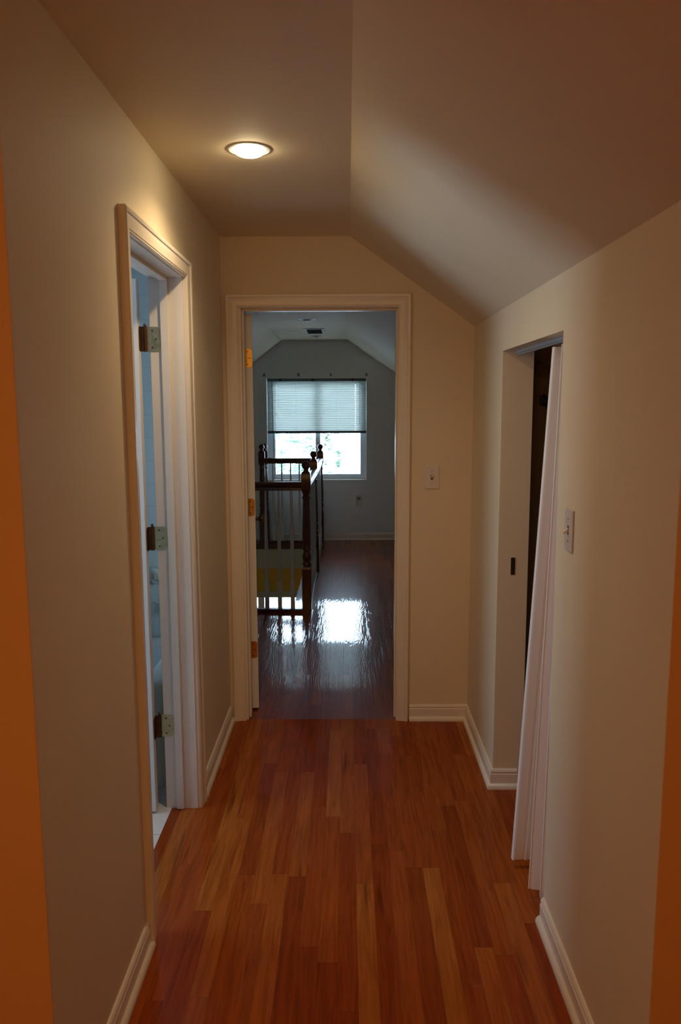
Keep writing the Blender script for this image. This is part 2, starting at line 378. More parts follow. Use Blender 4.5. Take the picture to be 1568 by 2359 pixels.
# tub
TX0, TX1, TY0, TY1, TZ = -2.38, -.76, 3.06, 3.71, .455
t = thing('bathtub', (TX1, TY0, 0.002), 'white bathtub glimpsed through the gap behind the bathroom door', 'bathtub')
bm = B()
o_ = [(TX0, TY0), (TX1, TY0), (TX1, TY1), (TX0, TY1)]
i_ = [(TX0+.09, TY0+.07), (TX1-.09, TY0+.07), (TX1-.09, TY1-.07), (TX0+.09, TY1-.07)]
j_ = [(TX0+.2, TY0+.13), (TX1-.14, TY0+.13), (TX1-.14, TY1-.13), (TX0+.2, TY1-.13)]
R_ = [[bm.verts.new((x, y, z)) for x, y in pts] for pts, z in ((o_, .002), (o_, TZ), (i_, TZ), (j_, .10))]
for a, b in zip(R_, R_[1:]):
    for k in range(4): bm.faces.new((a[k], a[(k+1) % 4], b[(k+1) % 4], b[k]))
bm.faces.new(R_[-1])
obj('tub_body', bm, 'porcelain', t, bevel=.02, seg=3, smooth=True)
bm = B(); tube(bm, [(-.96, 3.715, .60), (-.96, 3.66, .60), (-.96, 3.62, .595), (-.96, 3.60, .56)], [.028, .024, .024, .02], 14)
f = obj('mounted_tub_spout', bm, 'chrome', smooth=True); tag(f, 'chrome tub spout on the tiled wall', 'faucet')
bm = B(); lathe(bm, [(.045, 0), (.045, .008), (.03, .02), (.03, .055), (.02, .06)], 20, Matrix.Translation((-.955, 3.72, .76)) @ Matrix.Rotation(math.pi/2, 4, 'X'))
f = obj('tub_valve_handle', bm, 'chrome', smooth=True); tag(f, 'round chrome valve handle above the tub spout', 'faucet handle')
# ------------------------------------------------------------------ far room shell
FW = 'farwall'
WX0, WX1, WZ0, WZ1 = -.938, .222, .700, 1.881
bm = B()
prism(bm, [(-2.6, 0), (WX0, 0), (WX0, 2.4), (-2.6, 2.4)], 'y', YW, YW+.14)
prism(bm, [(WX1, 0), (2.3, 0), (2.3, 2.4), (WX1, 2.4)], 'y', YW, YW+.14)
prism(bm, [(WX0, 0), (WX1, 0), (WX1, WZ0), (WX0, WZ0)], 'y', YW, YW+.14)
prism(bm, [(WX0, WZ1), (WX1, WZ1), (WX1, 2.4), (WX0, 2.4)], 'y', YW, YW+.14)
o = obj('wall_far', bm, FW); tag(o, 'gabled wall of the far room around the window', 'wall', kind='structure')
bm = boxes((-2.4, -2.3, YF2, YW, 0, 1.3))
o = obj('wall_left', bm, FW); tag(o, 'left knee wall of the far room', 'wall', kind='structure')
bm = boxes((1.75, 1.85, YF2, YW, 0, 1.3))
o = obj('wall_right', bm, FW); tag(o, 'right knee wall of the far room', 'wall', kind='structure')
# lower level
LX0, LX1, LZ0, LZ1 = -1.34, -.20, -1.9, -.690
bm = boxes((-2.5, LX0, YW, YW+.14, -2.7, -.0005), (LX1, 2.1, YW, YW+.14, -2.7, -.0005), (LX0, LX1, YW, YW+.14, -2.7, LZ0), (LX0, LX1, YW, YW+.14, LZ1, -.0005))
o = obj('wall_far', bm, 'yellow'); tag(o, 'mustard yellow wall of the lower level seen between the balusters', 'wall', kind='structure')
bm = boxes((-2.5, -2.4, 3.0, YW, -2.7, -.0281), (2.0, 2.1, 3.0, YW, -2.7, -.0281), (-2.4, 2.0, 3.0, 3.1, -2.7, -.0281))
o = obj('wall_left', bm, 'yellow'); tag(o, 'remaining mustard walls of the lower level', 'wall', kind='structure')
w = thing('window_3', ((LX0+LX1)/2, YW, LZ0), 'bright lower level window visible under the railing through the stairwell', 'window', kind='structure')
bm = boxes((LX0-.05, LX1+.05, YW-.02, YW-.0005, LZ1, LZ1+.07)); obj('head_casing', bm, 'palewall', w, bevel=.003)
bm = boxes((LX0, LX1, YW+.03, YW+.08, LZ1-.012, LZ1), (LX0, LX0+.05, YW+.03, YW+.08, LZ0, LZ1), (LX1-.05, LX1, YW+.03, YW+.08, LZ0, LZ1), (-1.075, -1.00, YW+.03, YW+.08, LZ0, LZ1), (LX0, LX1, YW+.03, YW+.08, LZ0, LZ0+.05))
obj('window_frame', bm, 'aluminium', w)
obj('pane', boxes((LX0+.05, LX1-.05, YW+.05, YW+.055, LZ0+.05, LZ1-.012)), 'glass', w)

# ------------------------------------------------------------------ window 1
w = thing('window_1', ((WX0+WX1)/2, YW+.05, WZ0), 'bright sliding window half covered by a blind at the end of the far room', 'window', kind='structure')
ya, yb = YW+.075, YW+.125
fz0 = WZ0+.012
bm = boxes((WX0, WX0+.055, ya, yb, fz0, WZ1), (WX1-.055, WX1, ya, yb, fz0, WZ1), (WX0+.055, WX1-.055, ya, yb, fz0, fz0+.038), (WX0+.055, WX1-.055, ya, yb, WZ1-.05, WZ1))
obj('window_frame', bm, 'aluminium', w, bevel=.004)
xm = -.348
bm = boxes((WX0+.055, WX0+.092, ya+.022, yb-.008, fz0+.038, WZ1-.05), (xm-.028, xm+.028, ya+.022, yb-.008, fz0+.038, WZ1-.05), (WX0+.092, xm-.028, ya+.022, yb-.008, fz0+.038, fz0+.058), (WX0+.092, xm-.028, ya+.022, yb-.008, WZ1-.075, WZ1-.05))
obj('sliding_sash', bm, 'aluminium', w, bevel=.003)
bm = boxes((xm+.028, WX1-.075, ya+.012, yb-.02, fz0+.038, fz0+.058), (WX1-.075, WX1-.055, ya+.012, yb-.02, fz0+.038, WZ1-.05), (xm+.028, WX1-.075, ya+.012, yb-.02, WZ1-.075, WZ1-.05))
obj('fixed_sash', bm, 'aluminium', w, bevel=.003)
obj('pane', boxes((WX0+.09, xm-.026, ya+.03, ya+.034, fz0+.056, WZ1-.073)), 'glass', w)
obj('pane', boxes((xm+.026, WX1-.073, ya+.02, ya+.024, fz0+.056, WZ1-.073)), 'glass', w)
obj('window_return', boxes((WX0, WX0+.006, YW-.001, YW+.14, WZ0+.012, WZ1), (WX1-.006, WX1, YW-.001, YW+.14, WZ0+.012, WZ1), (WX0+.006, WX1-.006, YW-.001, YW+.14, WZ1-.006, WZ1)), M['return_daylight'], w)  # added liner whose white brightens the reveal like daylight
obj('window_sill', boxes((WX0, WX1, YW-.012, YW+.14, WZ0+.0005, WZ0+.012)), 'trim', w, bevel=.004)

# blind
bl = thing('window_blind', ((WX0+WX1)/2, YW+.03, WZ1), 'white horizontal slat blind drawn halfway down the far window', 'blind')
bx0, bx1 = WX0+.012, WX1-.010
bm = boxes((bx0, bx1, YW+.012, YW+.040, WZ1-.038, WZ1-.006)); obj('head_rail', bm, 'rail', bl, bevel=.002)
for xx in (-.772, -.398, .058):
    obj('mounting_bracket', boxes((xx-.015, xx+.015, YW+.008, YW+.044, WZ1-.036, WZ1-.0005)), 'darkmetal', bl)
ns = 27; zb0, zb1 = 1.288, WZ1-.040; pitch_ = (zb1-zb0)/ns
holes = [bx0+.105, .088]
bm = B()
ang = math.radians(68); hw = .0125
for i in range(ns+1):
    zc = zb0 + pitch_*i; yc = YW+.026
    xs = [bx0+.002]
    for h, wd in zip(holes, (.0018, .004)): xs += [h-wd, h+wd]
    xs.append(bx1-.002)
    nseg = 5
    def P(x, s):
        dy = s*hw*math.cos(ang); dz = -s*hw*math.sin(ang); bow = .0018*(1-s*s)
        return (x, yc+dy-bow*math.sin(ang), zc+dz-bow*math.cos(ang)*-1)
    ss = [-1, -.45, -.15, .15, .45, 1]
    grid = [[bm.verts.new(P(x, s)) for s in ss] for x in xs]
    for a in range(len(xs)-1):
        for k in range(len(ss)-1):
            if a in (1, 3) and k == 2: continue
            bm.faces.new((grid[a][k], grid[a+1][k], grid[a+1][k+1], grid[a][k+1]))
sl = obj('slats', bm, 'slat', bl, smooth=True)
so = sl.modifiers.new('thickness', 'SOLIDIFY'); so.thickness = .0005
obj('bottom_rail', boxes((bx0, bx1, YW+.014, YW+.036, 1.248, 1.277)), 'rail', bl, bevel=.003)
for xx in (bx0+.105, bx0+.33, -.358, -.13, .088):
    bm = B(); tube(bm, [(xx, YW+.0115, 1.272), (xx, YW+.0115, WZ1-.034)], .0008, 6); obj('ladder_cord', bm, 'metal', bl)
bm = B(); tube(bm, [(bx0+.058, YW+.004, WZ1-.03), (bx0+.058, YW-.002, WZ1-.05), (bx0+.066, YW-.002, 1.13), (bx0+.072, YW-.002, .72)], .0035, 8); obj('tilt_wand', bm, 'darkmetal', bl)
bm = B(); tube(bm, [(bx1-.075, YW+.006, WZ1-.03), (bx1-.075, YW+.004, 1.35)], .0016, 6); obj('lift_cord', bm, 'darkmetal', bl)
names4 = ['leftmost', 'second from the left', 'third from the left', 'rightmost']
bk = None
for k, uu in enumerate((-.955, -.562, -.192, .215)):
    if bk is None:
        bk = thing('curtain_bracket', (uu, YW, 1.915), '', 'bracket', 'curtain brackets above the far window')
        obj('plate', boxes((uu-.012, uu+.012, YW-.004, YW-.0003, 1.898, 1.932)), 'bracket', bk)
        obj('hook', boxes((uu-.005, uu+.005, YW-.045, YW-.004, 1.908, 1.916), (uu-.005, uu+.005, YW-.045, YW-.037, 1.916, 1.928)), 'bracket', bk)
        c = bk
    else:
        c = copy_tree(bk); c.location.x = uu
    c['label'] = 'small dark curtain bracket above the far window, %s of four' % names4[k]

# ------------------------------------------------------------------ baseboards
PR = [(0, 0), (.024, 0), (.024, .007), (.0215, .014), (.017, .019), (.0125, .021), (.0115, .022), (.0115, .060), (.0085, .064), (.0085, .067), (.0105, .070), (.0095, .076), (.005, .081), (0, .082)]
def sweep(bm, path, prof):
    """path 2D points, profile offset to the LEFT of travel"""
    n = len(path); P2 = [Vector(p) for p in path]; cols = []
    for i in range(n):
        dirs = []
        if i > 0: dirs.append((P2[i]-P2[i-1]).normalized())
        if i < n-1: dirs.append((P2[i+1]-P2[i]).normalized())
        nn = [Vector((-d.y, d.x)) for d in dirs]
        if len(nn) == 2:
            b = (nn[0]+nn[1]).normalized(); k = 1/max(.2, b.dot(nn[0])); off = b*k
        else: off = nn[0]
        cols.append([bm.verts.new((P2[i].x+off.x*d, P2[i].y+off.y*d, z)) for d, z in prof])
    for a, b in zip(cols, cols[1:]):
        for k in range(len(prof)):
            k2 = (k+1) % len(prof); bm.faces.new((a[k], b[k], b[k2], a[k2]))
    bm.faces.new(cols[0]); bm.faces.new(cols[-1][::-1])
g = .0003
bm = B(); sweep(bm, [(XL+g, YF-.02), (XL+g, BY1+.075)], PR)
o = obj('baseboard_left', bm, 'trim', smooth=True); tag(o, 'white baseboard of the left wall past the bathroom door', 'baseboard', kind='structure')
bm = B(); sweep(bm, [(XL+g, BY0-.062), (XL+g, YN-.0), ], PR)
o = obj('baseboard_left', bm, 'trim', smooth=True); tag(o, 'white baseboard of the left wall nearest the camera', 'baseboard', kind='structure')
bm = B(); sweep(bm, [(XR+.1, CY1-g), (XR-g, CY1-g), (XR-g, YF-g), (OXR+.066, YF-g)], PR)
o = obj('baseboard_right', bm, 'trim', smooth=True); tag(o, 'white baseboard from the closet jamb round the far right corner', 'baseboard', kind='structure')
bm = B(); sweep(bm, [(XR-g, YN), (XR-g, CY0-.004)], PR)
o = obj('baseboard_right', bm, 'trim', smooth=True); tag(o, 'white baseboard of the right wall nearest the camera', 'baseboard', kind='structure')
bm = B(); sweep(bm, [(1.75, YW-g), (-.86, YW-g)], PR)
o = obj('baseboard_far', bm, 'trim', smooth=True); tag(o, 'white baseboard under the far window', 'baseboard', kind='structure')

# ------------------------------------------------------------------ door casings
CP = [(0, 0), (0, .011), (.004, .014), (.008, .0125), (.010, .015), (.020, .016), (.036, .019), (.044, .0175), (.047, .021), (.056, .023), (.060, .020), (.060, 0)]   # (across from the opening edge, thickness)
def casing(bm, a0, a1, ztop, P):
    """mitred U of casing. a0/a1 opening edges; P(a, z, d) -> world"""
    rings = []
    for (a, z, sa, sz) in ((a0, 0.0, -1, 0), (a0, ztop, -1, 1), (a1, ztop, 1, 1), (a1, 0.0, 1, 0)):
        rings.append([bm.verts.new(P(a+sa*w, z+sz*w, d)) for w, d in CP])
    for r, s in zip(rings, rings[1:]):
        for k in range(len(CP)):
            k2 = (k+1) % len(CP); bm.faces.new((r[k], s[k], s[k2], r[k2]))
    bm.faces.new(rings[0]); bm.faces.new(rings[-1][::-1])
t2 = thing('trim_3', (XL, BY1, 0), 'white moulded casing and jamb of the bathroom doorway on the left', 'door frame', kind='structure')
bm = B(); casing(bm, BY0-.004, BY1+.006, BZ+.002, lambda a, z, d: (XL+g+d, a, z))
obj('casing', bm, 'trim', t2, smooth=True)
JX = XL-WB
bm = boxes((JX, XL, BY1, BY1+.0195, 0, BZ+.0195), (JX, XL, BY0-.0195, BY0, 0, BZ+.0195), (JX, XL, BY0, BY1, BZ, BZ+.0195))
obj('jamb', bm, 'trim', t2, bevel=.0015)
bm = boxes((JX+.042, JX+.072, BY1-.012, BY1, .003, BZ), (JX+.042, JX+.072, BY0, BY0+.012, .003, BZ), (JX+.042, JX+.072, BY0+.012, BY1-.012, BZ-.012, BZ))
obj('door_stop', bm, 'trim', t2, bevel=.002)
t2 = thing('trim_4', (OXL, YF, 0), 'white moulded casing and jamb of the doorway at the end of the hall', 'door frame', kind='structure')
bm = B(); casing(bm, OXL-.010, OXR-.002, OZ+.003, lambda a, z, d: (a, YF-g-d, z))
obj('casing', bm, 'trim', t2, smooth=True)
bm = boxes((OXL-.0195, OXL, YF, YF2, 0, OZ+.0195), (OXR, OXR+.0195, YF, YF2, 0, OZ+.0195), (OXL, OXR, YF, YF2, OZ, OZ+.0195))
obj('jamb', bm, 'trim', t2, bevel=.0015)
bm = boxes((OXL, OXL+.010, YF+.03, YF+.07, 0, OZ), (OXR-.010, OXR, YF+.03, YF+.07, 0, OZ), (OXL+.01, OXR-.01, YF+.03, YF+.07, OZ-.010, OZ))
obj('door_stop', bm, 'trim', t2, bevel=.002)

# ------------------------------------------------------------------ hinges
def leaf(bm, w, h, th, M4):
    """rounded-corner leaf: local x 0..w, z -h/2..h/2, y 0..th"""
    pts = []; r = .014
    pts += [(0, -h/2)]
    for k in range(5):
        a = -math.pi/2 + k*math.pi/8; pts.append((w-r+r*math.cos(a), -h/2+r+r*math.sin(a)))
    for k in range(5):
        a = k*math.pi/8; pts.append((w-r+r*math.cos(a), h/2-r+r*math.sin(a)))
    pts.append((0, h/2))
    A = [bm.verts.new(M4 @ Vector((x, 0, z))) for x, z in pts]; C_ = [bm.verts.new(M4 @ Vector((x, th, z))) for x, z in pts]
    bm.faces.new(A); bm.faces.new(C_[::-1])
    for i in range(len(pts)): bm.faces.new((A[i], C_[i], C_[(i+1) % len(pts)], A[(i+1) % len(pts)]))
def screws(bm, w, h, M4):
    for x, z in ((w*.45, h*.34), (w*.72, 0), (w*.45, -h*.34)):
        lathe(bm, [(.0035, 0), (.0035, .0012)], 10, M4 @ Matrix.Translation((x, -.0006, z)) @ Matrix.Rotation(math.pi/2, 4, 'X'))

# bathroom door: open about 90 degrees, seen nearly edge on
d1 = thing('door_1', (-.742, 2.882, .012), 'white bathroom door standing open inward behind the left doorway', 'door', kind='structure')
bm = boxes((-1.452, -.750, 2.845, 2.880, .012, 2.03)); slab = obj('door_slab', bm, 'door', d1, bevel=.002)
for zc in (1.822, 1.087, .345):
    kn = B(); lathe(kn, [(.0062, -.045), (.0062, .045)], 14, Matrix.Translation((-.735, 2.886, zc)))
    for zz in (-.027, -.009, .009, .027): lathe(kn, [(.0070, -.0012), (.0070, .0012)], 14, Matrix.Translation((-.735, 2.886, zc+zz)))
    lathe(kn, [(.0030, .045), (.0052, .048), (.0052, .052), (.003, .056)], 12, Matrix.Translation((-.735, 2.886, zc)))
    hg = obj('hinge', kn, 'darkbrass', d1, smooth=True, label='dark bronze hinge knuckle')
    M4 = Matrix.Translation((-.7315, BY1-.0018, zc)) ; bm = B(); leaf(bm, .050, .089, .0016, M4)
    lf = obj('jamb_leaf', bm, 'oldbrass', d1); 
    bm = B(); screws(bm, .048, .089, M4); obj('screw', bm, 'darkbrass', d1)
    bm = B(); leaf(bm, .030, .089, .0016, Matrix.Translation((-.7492, 2.882, zc)) @ Matrix.Rotation(-math.pi/2, 4, 'Z')); box(bm, -.7492, -.738, 2.882, 2.8845, zc-.0445, zc+.0445); obj('door_leaf', bm, 'darkbrass', d1)

# far door: open past 90 degrees
th = math.radians(8.0); hx, hy = -.503, 3.894
d2 = thing('door_2', (hx, hy, .010), 'white door opened into the far room, seen edge on at the left of the doorway', 'door', kind='structure')
R2 = Matrix.Translation((hx, hy, 0)) @ Matrix.Rotation(th, 4, 'Z')
bm = B(); box(bm, 0, .036, 0, .74, .010, 2.022, R2); obj('door_slab', bm, 'door', d2, bevel=.002)
for zc in (1.811, 1.071, .327):
    M4 = R2 @ Matrix.Translation((-.005, -.0016, zc)); bm = B(); leaf(bm, .038, .090, .0016, M4)
    lf = obj('hinge_leaf', bm, 'brass', d2, label='polished brass hinge leaf')
    bm = B(); screws(bm, .036, .090, M4); obj('screw', bm, 'darkbrass', d2)
    bm = B(); lathe(bm, [(.006, -.045), (.006, .045)], 14, Matrix.Translation((hx-.006, hy+.001, zc))); obj('hinge_knuckle', bm, 'brass', d2, smooth=True)
KP = [(.030, 0), (.030, .004), (.024, .008), (.011, .012), (.010, .030), (.016, .034), (.0235, .040), (.0265, .048), (.0255, .056), (.019, .063), (.008, .066)]
bm = B(); lathe(bm, KP, 24, R2 @ Matrix.Translation((.0362, .672, .912)) @ Matrix.Rotation(math.pi/2, 4, 'Y')); obj('door_knob', bm, 'darkbrass', d2, smooth=True, label='dark bronze round door knob')
bm = B(); lathe(bm, KP, 24, R2 @ Matrix.Translation((-.0002, .672, .912)) @ Matrix.Rotation(-math.pi/2, 4, 'Y')); obj('door_knob', bm, 'darkbrass', d2, smooth=True)

# ------------------------------------------------------------------ accordion door
d3 = thing('door_3', (.64, 2.37, .03), 'white folded vinyl accordion door leaning out of the closet opening', 'door', kind='structure')
bm = boxes((.646, .670, 2.225, 3.055, 1.775, 1.7865)); box(bm, .652, .664, 2.225, 3.055, 1.770, 1.775)
obj('track', bm, 'metal', d3, bevel=.001, label='metal hanging track')
ZT, ZBm = 1.758, .030
def lean(f, xb, xt): return xb + (xt-xb)*f
def ruled(bm, bot, top, n=10, closed=True):
    cols = []
    for i in range(n+1):
        f = i/n
        cols.append([bm.verts.new((b[0]+(t_[0]-b[0])*f, b[1]+(t_[1]-b[1])*f, ZBm+(ZT-ZBm)*f)) for b, t_ in zip(bot, top)])
    m = len(bot)
    for a, b in zip(cols, cols[1:]):
        for k in range(m if closed else m-1):
            bm.faces.new((a[k], a[(k+1) % m], b[(k+1) % m], b[k]))
    if closed: bm.faces.new(cols[0]); bm.faces.new(cols[-1][::-1])
def thick(pts, t_):
    out = []
    V = [Vector(p) for p in pts]
    for s in (1, -1):
        side = []
        for i, p in enumerate(V):
            d = (V[min(i+1, len(V)-1)]-V[max(i-1, 0)]).normalized(); nrm = Vector((-d.y, d.x))
            side.append(tuple(p+nrm*t_*s*.5))
        out += side if s == 1 else side[::-1]
    return out
# lead post with a rolled edge and a raised rib
def lead(x0, y0):
    pts = [(0, 0), (.002, -.006), (.007, -.007), (.009, -.002), (.028, -.001), (.034, .001), (.040, -.001), (.046, -.006), (.052, -.001), (.085, 0), (.085, .012), (.0, .012)]
    return [(x0+a, y0+b) for a, b in pts]
bm = B(); ruled(bm, lead(.562, 2.500), lead(.634, 2.455)); obj('lead_post', bm, 'vinyl', d3, smooth=True)
def pleat(a, b, bow):
    """curved vinyl pleat from a to b in plan"""
    a, b = Vector(a), Vector(b); d = b-a; nrm = Vector((-d.y, d.x)).normalized()
    return [tuple(a+d*s+nrm*bow*(4*s*(1-s))+nrm*(.0012 if i % 3 == 0 else 0)) for i, s in enumerate([k/9 for k in range(10)])]
FB = [(.690, 2.488), (.622, 2.452), (.700, 2.430), (.607, 2.395), (.702, 2.372), (.581, 2.338), (.704, 2.318), (.606, 2.290), (.704, 2.268), (.640, 2.245), (.700, 2.232)]
FT = [(.700, 2.450), (.662, 2.425), (.700, 2.405), (.650, 2.382), (.702, 2.362), (.628, 2.336), (.704, 2.318), (.634, 2.290), (.704, 2.268), (.655, 2.245), (.700, 2.232)]
for k in range(len(FB)-1):
    s = 1 if k % 2 == 0 else -1
    bm = B(); ruled(bm, thick(pleat(FB[k], FB[k+1], .003*s), .003), thick(pleat(FT[k], FT[k+1], .002*s), .003))
    obj('pleat', bm, 'vinyl', d3, smooth=True)
bm = boxes((.652, .668, 3.068, 3.0697, .905, .975)); o = obj('latch_strike', bm, 'black'); tag(o, 'small dark latch strike slot on the closet jamb', 'door latch')
# closet rod bracket
cb = thing('closet_rod_bracket', (.88, 3.519, 1.56), 'dark bracket holding the clothes rod high inside the closet', 'bracket')
obj('back_plate', boxes((.855, .885, 3.512, 3.519, 1.575, 1.635)), 'darkmetal', cb, bevel=.002)
bm = B(); tube(bm, [(.87, 3.512, 1.625), (.87, 3.45, 1.61), (.87, 3.44, 1.59), (.87, 3.46, 1.575), (.87, 3.512, 1.585)], .006, 8); obj('hook', bm, 'darkmetal', cb, smooth=True)
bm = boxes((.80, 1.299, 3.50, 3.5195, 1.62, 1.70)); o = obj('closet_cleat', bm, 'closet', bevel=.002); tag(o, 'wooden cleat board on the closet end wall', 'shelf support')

# ------------------------------------------------------------------ switches and outlet
def switch(name, loc, rz, label, plate_m, up):
    t = thing(name, loc, label, 'light switch'); R = Matrix.Translation(loc) @ Matrix.Rotation(rz, 4, 'Z')
    bm = B(); box(bm, -.035, .035, -.006, -.0003, -.057, .057, R); obj('plate', bm, plate_m, t, bevel=.0035, seg=3)
    bm = B(); box(bm, -.0055, .0055, -.0066, -.006, -.0125, .0125, R); obj('slot', bm, 'darkbrass', t)
    s = 1 if up else -1
    bm = B(); bm2 = [(-.0040, -.0066, -.006), (.0040, -.0066, -.006), (.0040, -.0066, .006), (-.0040, -.0066, .006)]
    tp = [(-.0033, -.021, s*.009-.003), (.0033, -.021, s*.009-.003), (.0033, -.020, s*.009+.003), (-.0033, -.020, s*.009+.003)]
    a = [bm.verts.new(R @ Vector(p)) for p in bm2]; b = [bm.verts.new(R @ Vector(p)) for p in tp]
    bm.faces.new(a); bm.faces.new(b[::-1])
    for k in range(4): bm.faces.new((a[k], a[(k+1) % 4], b[(k+1) % 4], b[k]))
    obj('toggle', bm, 'toggle', t, bevel=.0008)
    for zz in (-.030, .030):
        bm = B(); lathe(bm, [(.0028, 0), (.0028, .0012)], 12, R @ Matrix.Translation((0, -.006, zz)) @ Matrix.Rotation(math.pi/2, 4, 'X')); obj('screw', bm, 'oldbrass', t)
    return t
switch('light_switch', (.4065, YF, 1.233), 0, 'flat light switch on the wall right of the doorway at the hall end', 'plate', True)
switch('light_switch', (XR, 2.083, 1.247), math.radians(-90), 'light switch on the right wall beside the closet opening', 'plate2', False)
t = thing('wall_outlet', (.128, YW, .465), 'grey wall outlet with a rounded plug-in on the wall under the far window', 'outlet')
obj('plate', boxes((.093, .163, YW-.006, YW-.0003, .408, .522)), 'plate2', t, bevel=.003)
obj('upper_socket', boxes((.108, .148, YW-.008, YW-.006, .475, .505)), 'bracket', t, bevel=.002)
bm = B(); lathe(bm, [(.026, 0), (.026, .018), (.022, .03), (.012, .036)], 20, Matrix.Translation((.134, YW-.006, .437)) @ Matrix.Rotation(math.pi/2, 4, 'X')); obj('plug_in', bm, 'plate', t, smooth=True)

# ------------------------------------------------------------------ ceiling fixtures
def can(name, x, y, z, label, lit, r=.07):
    t = thing(name, (x, y, z), label, 'ceiling light', 'recessed ceiling lights')
    bm = B(); k = r/.07
    lathe(bm, [(.070*k, -.0003), (.0695*k, -.0016), (.066*k, -.0028), (.0605*k, -.0030), (.059*k, -.0020), (.0555*k, -.0028), (.0515*k, -.0016), (.0505*k, -.0003)], 48, Matrix.Translation((x, y, z)), cap=False)
    obj('trim_ring', bm, 'ring', t, smooth=True)
    bm = B()
    if lit:
        prof = [(.0475*math.cos(a), -.003-.019*math.sin(a)) for a in [i*math.pi/2/9 for i in range(9)]] + [(.002, -.022)]
        lathe(bm, prof, 40, Matrix.Translation((x, y, z))); obj('lens', bm, 'lens', t, smooth=True, label='glowing bulging lens')
    else:
        lathe(bm, [(.0545*k, -.0006), (.0545*k, -.0012)], 40, Matrix.Translation((x, y, z))); obj('dark_well', bm, 'black', t)
        bm = B(); prof = [(.030*k*math.cos(a), -.002-.016*k*math.sin(a)) for a in [i*math.pi/2/7 for i in range(7)]] + [(.002, -.018*k)]
        lathe(bm, prof, 24, Matrix.Translation((x, y+.006, z))); obj('bulb', bm, 'porcelain', t, smooth=True)
    return t
LX, LY = -.300, 2.515
can('recessed_light', LX, LY, ZC, 'lit recessed light in the hall ceiling', True)
can('recessed_light', -.350, 6.84, ZB, 'unlit recessed light in the far room ceiling, nearer the doorway', False, .075)
can('recessed_light', -.332, 8.50, ZB, 'unlit recessed light in the far room ceiling, beyond the air vent', False, .062)
t = thing('ceiling_vent', (-.325, 7.83, ZB), 'dark rectangular air vent in the far room ceiling', 'vent')
vx0, vx1, vy0, vy1 = -.425, -.225, 7.64, 8.05
obj('vent_frame', boxes((vx0, vx1, vy0, vy0+.03, ZB-.009, ZB-.0003), (vx0, vx1, vy1-.03, vy1, ZB-.009, ZB-.0003), (vx0, vx0+.03, vy0+.03, vy1-.03, ZB-.009, ZB-.0003), (vx1-.03, vx1, vy0+.03, vy1-.03, ZB-.009, ZB-.0003)), 'farwall', t, bevel=.002)
obj('vent_opening', boxes((vx0+.03, vx1-.03, vy0+.03, vy1-.03, ZB-.002, ZB-.0004)), 'black', t)
for k in range(9):
    yy = vy0+.05+k*.0385
    bm = B(); box(bm, vx0+.03, vx1-.03, -.014, .014, -.0008, .0008, Matrix.Translation((0, yy, ZB-.010)) @ Matrix.Rotation(math.radians(-38), 4, 'X')); obj('louver', bm, 'darkmetal', t)

# ------------------------------------------------------------------ stair railing
rl = thing('stair_railing', (-.315, 5.84, 0), 'dark wooden stair railing with turned newels and grey balusters around the stairwell', 'railing')
def ztop(y): return -.0085*(y-5.84)
def newel(x, y, tilt=0.0, tx=0.0):
    dz = ztop(y)
    R = Matrix.Translation((x, y, 0)) @ Matrix.Rotation(tilt, 4, 'Y')
    bm = B(); h = .035
    sqring(bm, [(h, 0), (h, .335), (h*.93, .350), (h*.8, .358)], R)
    z0 = .356
    lathe(bm, [(.026, z0), (.033, z0+.008), (.034, z0+.020), (.029, z0+.030), (.0255, z0+.040), (.031, z0+.056), (.034, z0+.078), (.031, z0+.098), (.0255, z0+.112), (.025, z0+.120), (.033, z0+.130), (.0335, z0+.142), (.029, z0+.150),
               (.031, z0+.175), (.0325, z0+.22), (.031, .66), (.028, .78), (.0255, .862+dz), (.025, .872+dz), (.0315, .880+dz), (.0315, .890+dz), (.024, .898+dz), (.0235, .908+dz), (.030, .930+dz)], 24, R)
    sqring(bm, [(.021, .915+dz), (h*.88, .936+dz), (h, .952+dz), (h, 1.062+dz), (h*.86, 1.078+dz), (.018, 1.090+dz)], R)
    bz = 1.130+dz; br = .0325
    lathe(bm, [(.021, 1.082+dz), (.0165, 1.092+dz), (.0165, 1.098+dz)] + [(br*math.cos(a), bz+br*math.sin(a)) for a in [(-58+i*147/11)*math.pi/180 for i in range(12)]], 24, R)
    return obj('newel_post', bm, 'oak', rl, smooth=True)
newel(-.315, 5.84); newel(-.308, 7.30, -.012); newel(-.312, 8.85); newel(-.978, 8.85); newel(-.952, 8.995, -.008); newel(-.980, 5.84)
def handrail(x0, y0, x1, y1):
    """profiled rail between newels"""
    a, b = Vector((x0, y0)), Vector((x1, y1)); d = (b-a).normalized(); n_ = Vector((-d.y, d.x))
    pr = [(-.022, -.032), (.022, -.032), (.022, -.014), (.018, -.006), (.028, .004), (.030, .016), (.024, .028), (.010, .033), (-.010, .033), (-.024, .028), (-.030, .016), (-.028, .004), (-.018, -.006), (-.022, -.014)]
    bm = B(); rings = []
    for p in (a, b):
        zc = .973+ztop(p.y); rings.append([bm.verts.new((p.x+n_.x*w, p.y+n_.y*w, zc+z)) for w, z in pr])
    for k in range(len(pr)): bm.faces.new((rings[0][k], rings[1][k], rings[1][(k+1) % len(pr)], rings[0][(k+1) % len(pr)]))
    bm.faces.new(rings[0]); bm.faces.new(rings[1][::-1])
    obj('handrail', bm, 'oak', rl, smooth=True)
handrail(-.350, 5.84, -.945, 5.84); handrail(-.315, 5.875, -.309, 7.265); handrail(-.309, 7.335, -.312, 8.815); handrail(-.347, 8.85, -.943, 8.85)
